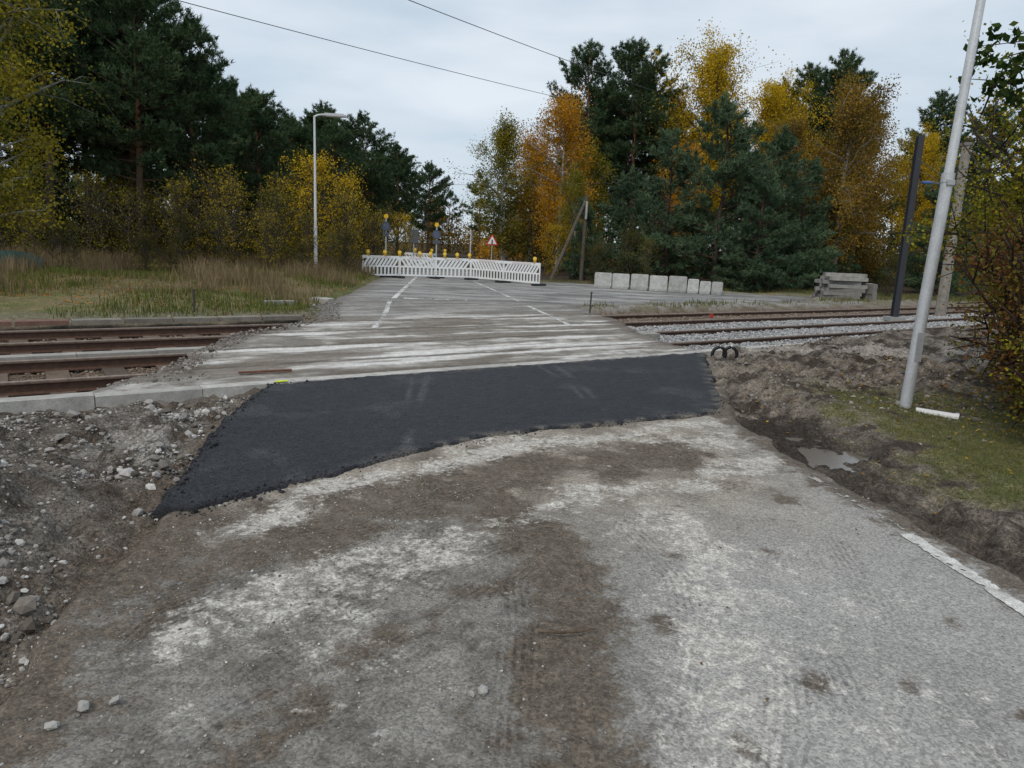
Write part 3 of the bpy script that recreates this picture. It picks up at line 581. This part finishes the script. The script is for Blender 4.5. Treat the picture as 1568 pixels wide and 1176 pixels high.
# near shrubs (right)
SG=[(.10,.05,.018),(.24,.16,.025),(.11,.13,.02),(.42,.36,.035),(.15,.17,.03)]
SR=[(.10,.035,.018),(.18,.08,.03),(.12,.12,.03),(.34,.25,.035)]
decid(61,3.5,1.8,.2,SG,50,9,4,14,.055,.15,tr=.05,sp=.13).obj("shrub",[M_BARK,M_LEAF],loc=(7.7,10.3,0))
decid(62,3.1,1.5,.15,SG,46,8,4,14,.055,.15,tr=.04,sp=.13).obj("shrub",[M_BARK,M_LEAF],loc=(6.65,8.5,0))
decid(63,2.0,1.1,.05,SR,50,8,4,8,.042,.1,bark=(.07,.045,.035),tr=.03,sp=.12).obj("shrub",[M_BARK,M_LEAF],loc=(5.9,7.9,0))
decid(64,1.5,1.0,.03,SR,50,8,4,7,.042,.1,bark=(.07,.045,.035),tr=.025,sp=.11).obj("shrub",[M_BARK,M_LEAF],loc=(5.35,6.9,.05))
decid(66,.9,.7,.03,SG,36,6,3,6,.04,.1,bark=(.07,.045,.035),tr=.02,sp=.09).obj("shrub",[M_BARK,M_LEAF],loc=(4.9,6.2,.05))
decid(65,2.9,1.5,.1,SG,46,8,4,13,.055,.1,tr=.04,sp=.15).obj("shrub",[M_BARK,M_LEAF],loc=(9.6,12.6,0))
# overhanging cherry tree at the right
m=MB();r=np.random.default_rng(66)
m.tube([(8.6,7.6,0),(8.5,7.7,1.5),(8.2,7.9,3.2),(8.3,8,5.5)],[.14,.12,.09,.04],8,0,(.07,.055,.045));C=[]
for tip,b in [((4.95,8.0,3.95),(8.2,7.9,3.6)),((5.2,8.5,3.65),(8.2,7.9,3.0)),((5.4,9.3,4.1),(8.2,8,3.9)),((5.3,8.2,3.35),(8.3,7.9,2.8)),((5.9,8.4,2.95),(8.3,7.8,2.4)),((5.6,8.6,3.85),(8.2,7.9,3.5)),((5.7,7.9,3.5),(8.2,7.9,3.2)),((5.5,8.1,3.15),(8.2,7.9,3.0))]:
    b=np.array(b);tip=np.array(tip);s=np.linspace(0,1,7)[:,None];pt=b+(tip-b)*s+np.array([0,0,.35])*np.sin(s*3.14)+r.normal(size=(7,3))*.04
    m.tube(pt,np.linspace(.025,.004,7),4,0,(.05,.04,.035),cap=False)
    for q in range(24):
        u=r.uniform(.2,1);p0=np.array([np.interp(u,s[:,0],pt[:,e]) for e in range(3)]);d=norm(norm(tip-b)+r.normal(size=3)*.7+[0,0,-.3]);L=r.uniform(.15,.5)
        m.tube([p0,p0+d*L],[.006,.002],3,0,(.05,.04,.035),cap=False);C.append(p0+d*L*r.uniform(.1,1,(12,1))+r.normal(size=(12,3))*.035)
C=np.concatenate(C);leaves(m,C,.10,[(.02,.04,.012),(.04,.07,.018),(.07,.09,.02)],r.random(len(C)),r);m.obj("cherry_tree",[M_BARK,M_LEAF])
# ------------ furniture
W=(.62,.63,.63)
m=MB();b=np.array([4.4,7.8,0]);u=norm(np.array([.045,.02,1.]))
m.tube([b-u*.2,b+u*2.55],[.062,.060],20,0,(.50,.51,.52));m.tube([b+u*2.5,b+u*2.6],[.066,.064],20,0,(.45,.46,.47));m.tube([b+u*2.6,b+u*7.0],[.048,.034],18,0,(.55,.56,.57))
e=b+u*7.0;m.tube([e,e+[-.1,0,.12],e+[-.5,0,.22],e+[-.9,0,.25]],[.034,.03,.03,.03],12,0,(.55,.56,.57));m.box(e+[-1.2,0,.26],(.65,.24,.09),roty(.05),0,(.5,.51,.52));m.box(e+[-1.2,0,.21],(.5,.18,.03),None,0,(.8,.8,.78))
m.box(b+u*.75+[0,-.062,0],(.07,.012,.32),None,0,(.40,.41,.42));m.box(b+u*2.5+[0,-.07,0],(.08,.02,.05),None,0,(.4,.4,.4))
m.obj("street_lamp",[M_GALV],smooth=False)
m=MB();m.tube([(4.42,7.62,.06),(4.75,7.45,.045)],[.045,.045],14,0,(.68,.68,.67));m.tube([(4.75,7.45,.045),(4.78,7.43,.043)],[.052,.052],14,0,(.65,.65,.65));m.obj("plastic_pipe",[M_PAINT])
def lamp(x,y,h,arm,az,col=W,r=.06):
    m=MB();b=np.array([x,y,0]);d=np.array([math.cos(az),math.sin(az),0])
    m.tube([b-[0,0,.2],b+[0,0,h*.33]],[r*1.3,r*1.2],12,0,col);m.tube([b+[0,0,h*.33],b+[0,0,h]],[r*.95,r*.7],12,0,col)
    e=b+[0,0,h];m.tube([e-[0,0,.02],e+d*.15+[0,0,.05],e+d*arm+[0,0,.08]],[.04,.035,.03],8,0,col)
    q=e+d*(arm+.42)+[0,0,.06];R=rotz(az)
    m.box(q,(.95,.32,.07),R,0,(.5,.51,.52));m.box(q+[0,0,.05],(.75,.2,.05),R,0,(.45,.46,.47));m.box(q-[0,0,.045],(.6,.24,.02),R,0,(.75,.75,.72))
    m.obj("street_lamp",[M_PAINT])
lamp(-8.3,29.7,6.35,.35,.1);lamp(-1.2,57,5.3,.25,math.pi,r=.07);lamp(-5.5,84,5.3,.25,math.pi,r=.07)
m=MB();b=np.array([11.4,21.5,0]);h=5.35
for o in(-.08,.08): m.box(b+[0,o,h/2-.1],(.17,.015,h),None,0,(.03,.032,.038))
m.box(b+[0,0,h/2-.1],(.015,.145,h),None,0,(.03,.032,.038));m.box(b+[0,0,-.02],(.45,.45,.12),None,0,(.3,.3,.29))
m.tube([b+[0,0,3.95],b+[.9,.3,4.0],b+[1.6,.5,3.9]],.02,6,0,(.1,.1,.1));m.tube([b+[.3,.1,3.96],b+[.62,.2,3.98]],[.045,.045],8,0,(.05,.12,.30));m.tube([b+[0,0,4.6],b+[1.6,.5,3.95]],.010,5,0,(.1,.1,.1))
m.obj("catenary_mast",[M_PAINT])
m=MB();b=np.array([14.6,24.6,0]);m.tube([b-[0,0,.2],b+[0,0,5.5]],[.18,.14],8,0,(.24,.22,.19));m.box(b+[0,0,5.55],(.3,.3,.1),None,0,(.2,.19,.17));m.tube([b+[0,0,4.2],b+[-1.5,-.4,4.25]],.025,6,0,(.12,.12,.12));m.obj("concrete_mast",[M_CONC])
m=MB();m.tube([(3.4,38,0),(3.45,38,4.4)],[.11,.08],10,0,(.10,.085,.07));m.tube([(1.75,36.6,0),(3.4,37.95,4.1)],[.10,.08],10,0,(.10,.085,.07));m.box((3.45,37.86,3.6),(.1,.05,.9),None,0,(.35,.34,.32));m.tube([(3.4,37.85,.02),(3.3,37.4,0)],.05,6,0,(.1,.1,.1));m.obj("utility_pole",[M_BARK])
def wire(p,q,sag=.3,rr=.012):
    m=MB();p=np.array(p);q=np.array(q);s=np.linspace(0,1,30)[:,None];m.tube(p+(q-p)*s-np.array([0,0,1])*sag*4*s*(1-s),rr,5,0,(.03,.03,.03));m.obj("overhead_wire",[M_PAINT])
wire((-22.4,5,7.48),(4.0,49,10.9),0.25,.014);wire((-14,5,7.6),(8.3,47.5,11.5),.25,.014)
wire((-6,46,5.2),(12,40,6.0),.3,.01)
def barrier(name,a,b,seed):
    m=MB();a=np.array([*a,0.]);b=np.array([*b,0.]);L=np.linalg.norm(b-a);d=(b-a)/L;az=math.atan2(d[1],d[0]);R=rotz(az);c=(a+b)/2
    W2=(.78,.79,.79);n=np.array([-d[1],d[0],0])
    for z,hh in((.90,.12),(.50,.07),(.12,.07)): m.box(c+[0,0,z],(L-.03,.035,hh),R,0,W2)
    for s in(-.5,.5): m.box(c+d*(L-.06)*s+[0,0,.5],(.05,.045,.88),R,0,W2)
    k=int(L/.19)
    for i in range(k):
        x=-L/2+.1+(L-.2)*(i+.5)/k
        m.box(c+d*x+[0,0,.69],(.09,.03,.42),R@roty(-.6 if seed%2 else .6),0,W2)
        m.box(c+d*x+[0,0,.31],(.075,.03,.34),R,0,W2)
    m.box(c-n*.022+[0,0,.90],(L*.5,.006,.08),R,0,(.66,.60,.60))
    for s in(-.5,.5): m.box(c+d*(L-.1)*s+[0,0,.04],(.22,.75,.09),R,0,(.03,.03,.03))
    m.obj(name,[M_PAINT])
def wlamp(x,y,z=1.0):
    m=MB();m.box((x,y,z+.05),(.12,.08,.10),None,0,(.45,.26,.02));m.tube([(x,y-.05,z+.18),(x,y+.05,z+.18)],[.085,.085],12,0,(.70,.42,.015));m.tube([(x,y-.055,z+.18),(x,y-.05,z+.18)],[.06,.07],12,0,(.8,.55,.08));m.obj("warning_lamp",[M_PAINT])
FP=[(-6.75,31.4),(-5.3,32.5),(-3.75,33.2),(-2.15,33.6),(-.6,32.3),(1.0,30.9)]
for i,(a,b) in enumerate(zip(FP[:-1],FP[1:])): barrier("barrier_fence",a,b,i)
for i,t in ((1,.15),(1,.6),(2,.0),(2,.55),(2,.85),(3,.25),(3,.6),(3,.95)):
    a,b=FP[i-1],FP[i];wlamp(a[0]*(1-t)+b[0]*t,a[1]*(1-t)+b[1]*t,.95)
wlamp(.75,31.1,.95);wlamp(-4.4,43.8,1.);wlamp(-6.2,43.8,.98);wlamp(-5.2,43.8,.98)
barrier("barrier_fence",(-6.9,44),(-4.9,44),1)
def sign(name,x,y,h,kind,az=0):
    m=MB();m.tube([(x,y,-.1),(x,y,h)],[.035,.035],8,0,(.4,.41,.42))
    if kind=='lampsign':
        m.tube([(x,y-.03,h+.10),(x,y+.05,h+.10)],[.10,.10],14,0,(.75,.43,.02));m.tube([(x,y-.05,h-.35),(x,y-.03,h-.35)],[.21,.21],20,0,(.06,.07,.10));m.tube([(x,y-.055,h-.35),(x,y-.051,h-.35)],[.15,.15],20,0,(.08,.10,.15));m.box((x,y-.045,h-.70),(.28,.02,.18),None,0,(.07,.08,.10));m.box((x,y,.06),(.8,.4,.12),None,0,(.03,.03,.03))
    if kind=='tri':
        for s,z,c in((.42,0,(.55,.02,.02)),(.30,-.006,(.78,.78,.76))):
            V=np.array([(x-s*.95,y-.04+z,h-.35-s*.55),(x+s*.95,y-.04+z,h-.35-s*.55),(x,y-.04+z,h-.35+s*1.1),(x-s*.95,y-.02,h-.35-s*.55),(x+s*.95,y-.02,h-.35-s*.55),(x,y-.02,h-.35+s*1.1)])
            m.add(V,[(0,1,2),(5,4,3),(0,3,4),(0,4,1),(1,4,5),(1,5,2),(2,5,3),(2,3,0)],0,c)
        m.box((x,y-.05,h-.38),(.08,.006,.26),None,0,(.02,.02,.02))
    if kind=='rect': m.box((x,y-.04,h-.4),(.55,.02,.75),None,0,(.05,.055,.06));m.box((x,y-.052,h-.4),(.48,.004,.68),None,0,(.10,.105,.11))
    m.obj(name,[M_PAINT])
sign("traffic_sign",-6.0,32.9,2.6,'lampsign');sign("traffic_sign",-3.85,34.2,2.35,'lampsign');sign("traffic_sign",-5.9,41,2.3,'rect');sign("traffic_sign",-1.65,46,2.2,'tri')
m=MB();rb=np.random.default_rng(9);a=np.array([3.4,31.6,0]);b=np.array([8.6,29.9,0]);d=norm(b-a);az=math.atan2(d[1],d[0]);Lx=0
for i in range(9):
    w=.50 if i>4 else .8
    if Lx+w>np.linalg.norm(b-a)+.4: break
    c=a+d*(Lx+w/2)+[0,rb.normal()*.07,0];R=rotz(az+rb.normal()*.09);cc=np.array((.42,.42,.40))*rb.uniform(.75,1.15);hh=(.62 if i<5 else .52)+rb.normal()*.02
    m.box(c+[0,0,hh/2],(w-.06,.14,hh),R,0,cc);m.box(c+R@np.array([0,.27,0])+[0,0,.07],(w-.04,.4,.14),R,0,cc*.9);m.box(c+R@np.array([0,.1,0])+[0,0,.14+.12],(.10,.16,.26),R,0,cc*.95)
    m.box(c+R@np.array([0,-.0,0])+[0,0,hh+.012],(w-.12,.10,.03),R,0,cc*1.05);m.box(c+R@np.array([0,-.12,0])+[0,0,.05],(w-.1,.12,.10),R,0,cc*.8);Lx+=w
m.obj("concrete_blocks",[M_CONC])
m=MB()
for lv in range(7):
    for q in range(4-(lv>4)):
        c=np.array([13.85+rb.normal()*.10+(.12 if lv>5 else 0),30.4+q*.32+rb.normal()*.05,.09+lv*.155]);R=rotz(rb.normal()*.07-.08);cc=np.array((.30,.29,.27))*rb.uniform(.6,1.2)
        m.box(c,(1.55,.25,.145),R,0,cc)
        for s in(-.55,.55): m.box(c+R@np.array([s,0,0])+[0,0,.075],(.35,.22,.012),R,0,cc*.9)
for q in range(6): m.box((14.95+rb.normal()*.06,30.25+.3*(q%3),.15+.35*(q//3)),(.22,.24,.42),rotx(rb.normal()*.15)@rotz(.3),0,np.array((.26,.25,.23))*rb.uniform(.7,1.2))
m.obj("stacked_concrete_sleepers",[M_CONC])
m=MB()
for o in (0,.2):
    th=np.linspace(-.5,math.pi+.3,14);pt=np.stack([3.42+o+.11*np.cos(th),11.75+0*th+o*.2,.02+.12*np.sin(th)],-1);m.tube(pt,.028,10,0,(.012,.012,.013))
m.obj("cable_conduit",[M_PAINT],smooth=True)
m=MB();m.box((-3.0,8.5,.022),(.62,.05,.02),rotz(.55),0,(.14,.055,.03));m.obj("steel_bar",[M_STEEL])
m=MB();pt=np.array([(.16,2.83,.012),(.25,2.82,.016),(.34,2.84,.014),(.41,2.86,.02)]);m.tube(pt,[.005,.006,.005,.003],6,0,(.11,.08,.055));m.tube([pt[2],pt[2]+[.03,.05,.012]],[.004,.002],5,0,(.13,.09,.06));m.obj("twig",[M_BARK])
m=MB();b=rp(-2.62,CURB+.06,.03);m.box(b+[0,0,-.004],(.14,.06,.006),rotz(RA),0,(.55,.62,.04));m.obj("paint_mark",[M_MARK])
m=MB();m.box((5.2,18.9,.05),(.08,.07,.10),None,0,(.42,.03,.03));m.tube([(5.2,18.9,-.2),(5.2,18.9,.05)],.02,6,0,(.3,.3,.3));m.obj("survey_marker",[M_PAINT])
for sx,sy,hh in((-6.6,14.6,.5),(1.95,18.7,.55)):
    m=MB();m.tube([(sx,sy,-.2),(sx+.02,sy,hh)],.022,6,0,(.05,.045,.04));m.tube([(sx+.02,sy,hh-.03),(sx+.02,sy,hh)],.03,6,0,(.07,.05,.04));m.obj("marker_post",[M_STEEL])
m=MB();q=-13.
while q<-4.6:
    b=rp(q,18.1,-.02);m.box(b,(.78,.3,.08),rotz(RA+rb.normal()*.03),0,np.array((.20,.12,.09) if rb.random()<.35 else (.20,.18,.15))*rb.uniform(.7,1.1));q+=.68
m.obj("cable_trough",[M_CONC])
m=MB()
for p_,s_ in (((-5.6,16.9,.05),(.7,.22,.16)),((-5.0,18.4,.04),(.6,.25,.14)),((-7.7,16.9,.06),(.5,.3,.2)),((2.75,14.6,-.04),(.4,.3,.10))): m.box(p_,s_,rotz(rb.uniform(-.5,.8))@rotx(rb.normal()*.1),0,np.array((.33,.32,.29))*rb.uniform(.7,1.1))
m.obj("loose_concrete_slabs",[M_CONC])
x,y=scat(9000,-5.4,-3.4,6.5,18,lambda x,y:(np.abs(sdf(CROSS,x,y))<.40)*((y-S*x)>CURB+.4)*.7)
stones("crossing_edge_rubble",x,y,np.clip(r.lognormal(-3.7,.5,len(x)),.015,.10),(.09,.075,.06),(.34,.31,.28),77,.3,.0,lambda x,y:height(x,y)+ss(.25,-.1,sdf(CROSS,x,y))*.12)
X,Y,T=grid(np.linspace(-1,1,16),np.linspace(-.6,.6,12));Z=.75*np.clip(1-np.abs(Y/.6)**1.6,0,1)*(1-.4*np.abs(X)**3)+.06*(fbm(X,Y,4,3,7)-.5)
obj("tarpaulin",mkmesh("tarpaulin",np.stack([X,Y,Z],-1),T,[M_PAINT],None,np.tile((.03,.10,.09),(len(X),1)),True),(-15.6,22.,.1),.3)
for px,py,sx,sy in PUD:
    a=np.linspace(0,2*np.pi,40,endpoint=False);V=np.concatenate([[[px,py,-.085]],np.stack([px+sx*1.9*np.cos(a),py+sy*1.7*np.sin(a),-.085+0*a],-1)]);T=[(0,i+1,(i+1)%40+1) for i in range(40)]
    obj("puddle",mkmesh("puddle",V,T,[M_WATER]))
# ------------ world / light / camera
w=bpy.data.worlds.new("World");bpy.context.scene.world=w;w.use_nodes=True;nt=w.node_tree;N=nt.nodes;L=nt.links
bg=N["Background"];sky=N.new("ShaderNodeTexSky");sky.sky_type='NISHITA';sky.sun_disc=False;sky.sun_elevation=math.radians(48);sky.sun_rotation=math.radians(150)
tc=N.new("ShaderNodeTexCoord");mp=N.new("ShaderNodeMapping");mp.inputs["Scale"].default_value=(1,1,3.6);L.new(tc.outputs["Generated"],mp.inputs[0])
n=N.new("ShaderNodeTexNoise");n.inputs["Scale"].default_value=2.4;n.inputs["Detail"].default_value=6;n.inputs["Roughness"].default_value=.5;L.new(mp.outputs[0],n.inputs["Vector"])
cr=N.new("ShaderNodeValToRGB");cr.color_ramp.elements[0].position=.36;cr.color_ramp.elements[0].color=(5.6,6.7,7.8,1);cr.color_ramp.elements[1].position=.64;cr.color_ramp.elements[1].color=(8.2,8.9,9.6,1);L.new(n.outputs["Fac"],cr.inputs[0])
mi=N.new("ShaderNodeMix");mi.data_type='RGBA';mi.inputs[0].default_value=.9;L.new(sky.outputs[0],mi.inputs[6]);L.new(cr.outputs[0],mi.inputs[7]);L.new(mi.outputs[2],bg.inputs[0]);bg.inputs[1].default_value=.1
sd=bpy.data.lights.new("sun","SUN");sd.energy=1.5;sd.angle=math.radians(12);sd.color=(1,.92,.82);so=bpy.data.objects.new("sun",sd);COL.objects.link(so)
so.rotation_euler=(math.radians(42),0,math.radians(-30))
from mathutils import Matrix
cd=bpy.data.cameras.new("camera");co=bpy.data.objects.new("camera",cd);COL.objects.link(co)
cd.sensor_width=36;cd.lens=1090/1568*36;cd.clip_end=3000;cd.clip_start=.05
co.matrix_world=Matrix.Translation((0,0,1.65))@Matrix.Rotation(math.radians(90)-math.atan(212/1090),4,'X')@Matrix.Rotation(math.radians(2.5),4,'Z')
sc=bpy.context.scene;sc.camera=co;sc.view_settings.view_transform='Standard';sc.view_settings.look='None';sc.view_settings.exposure=0
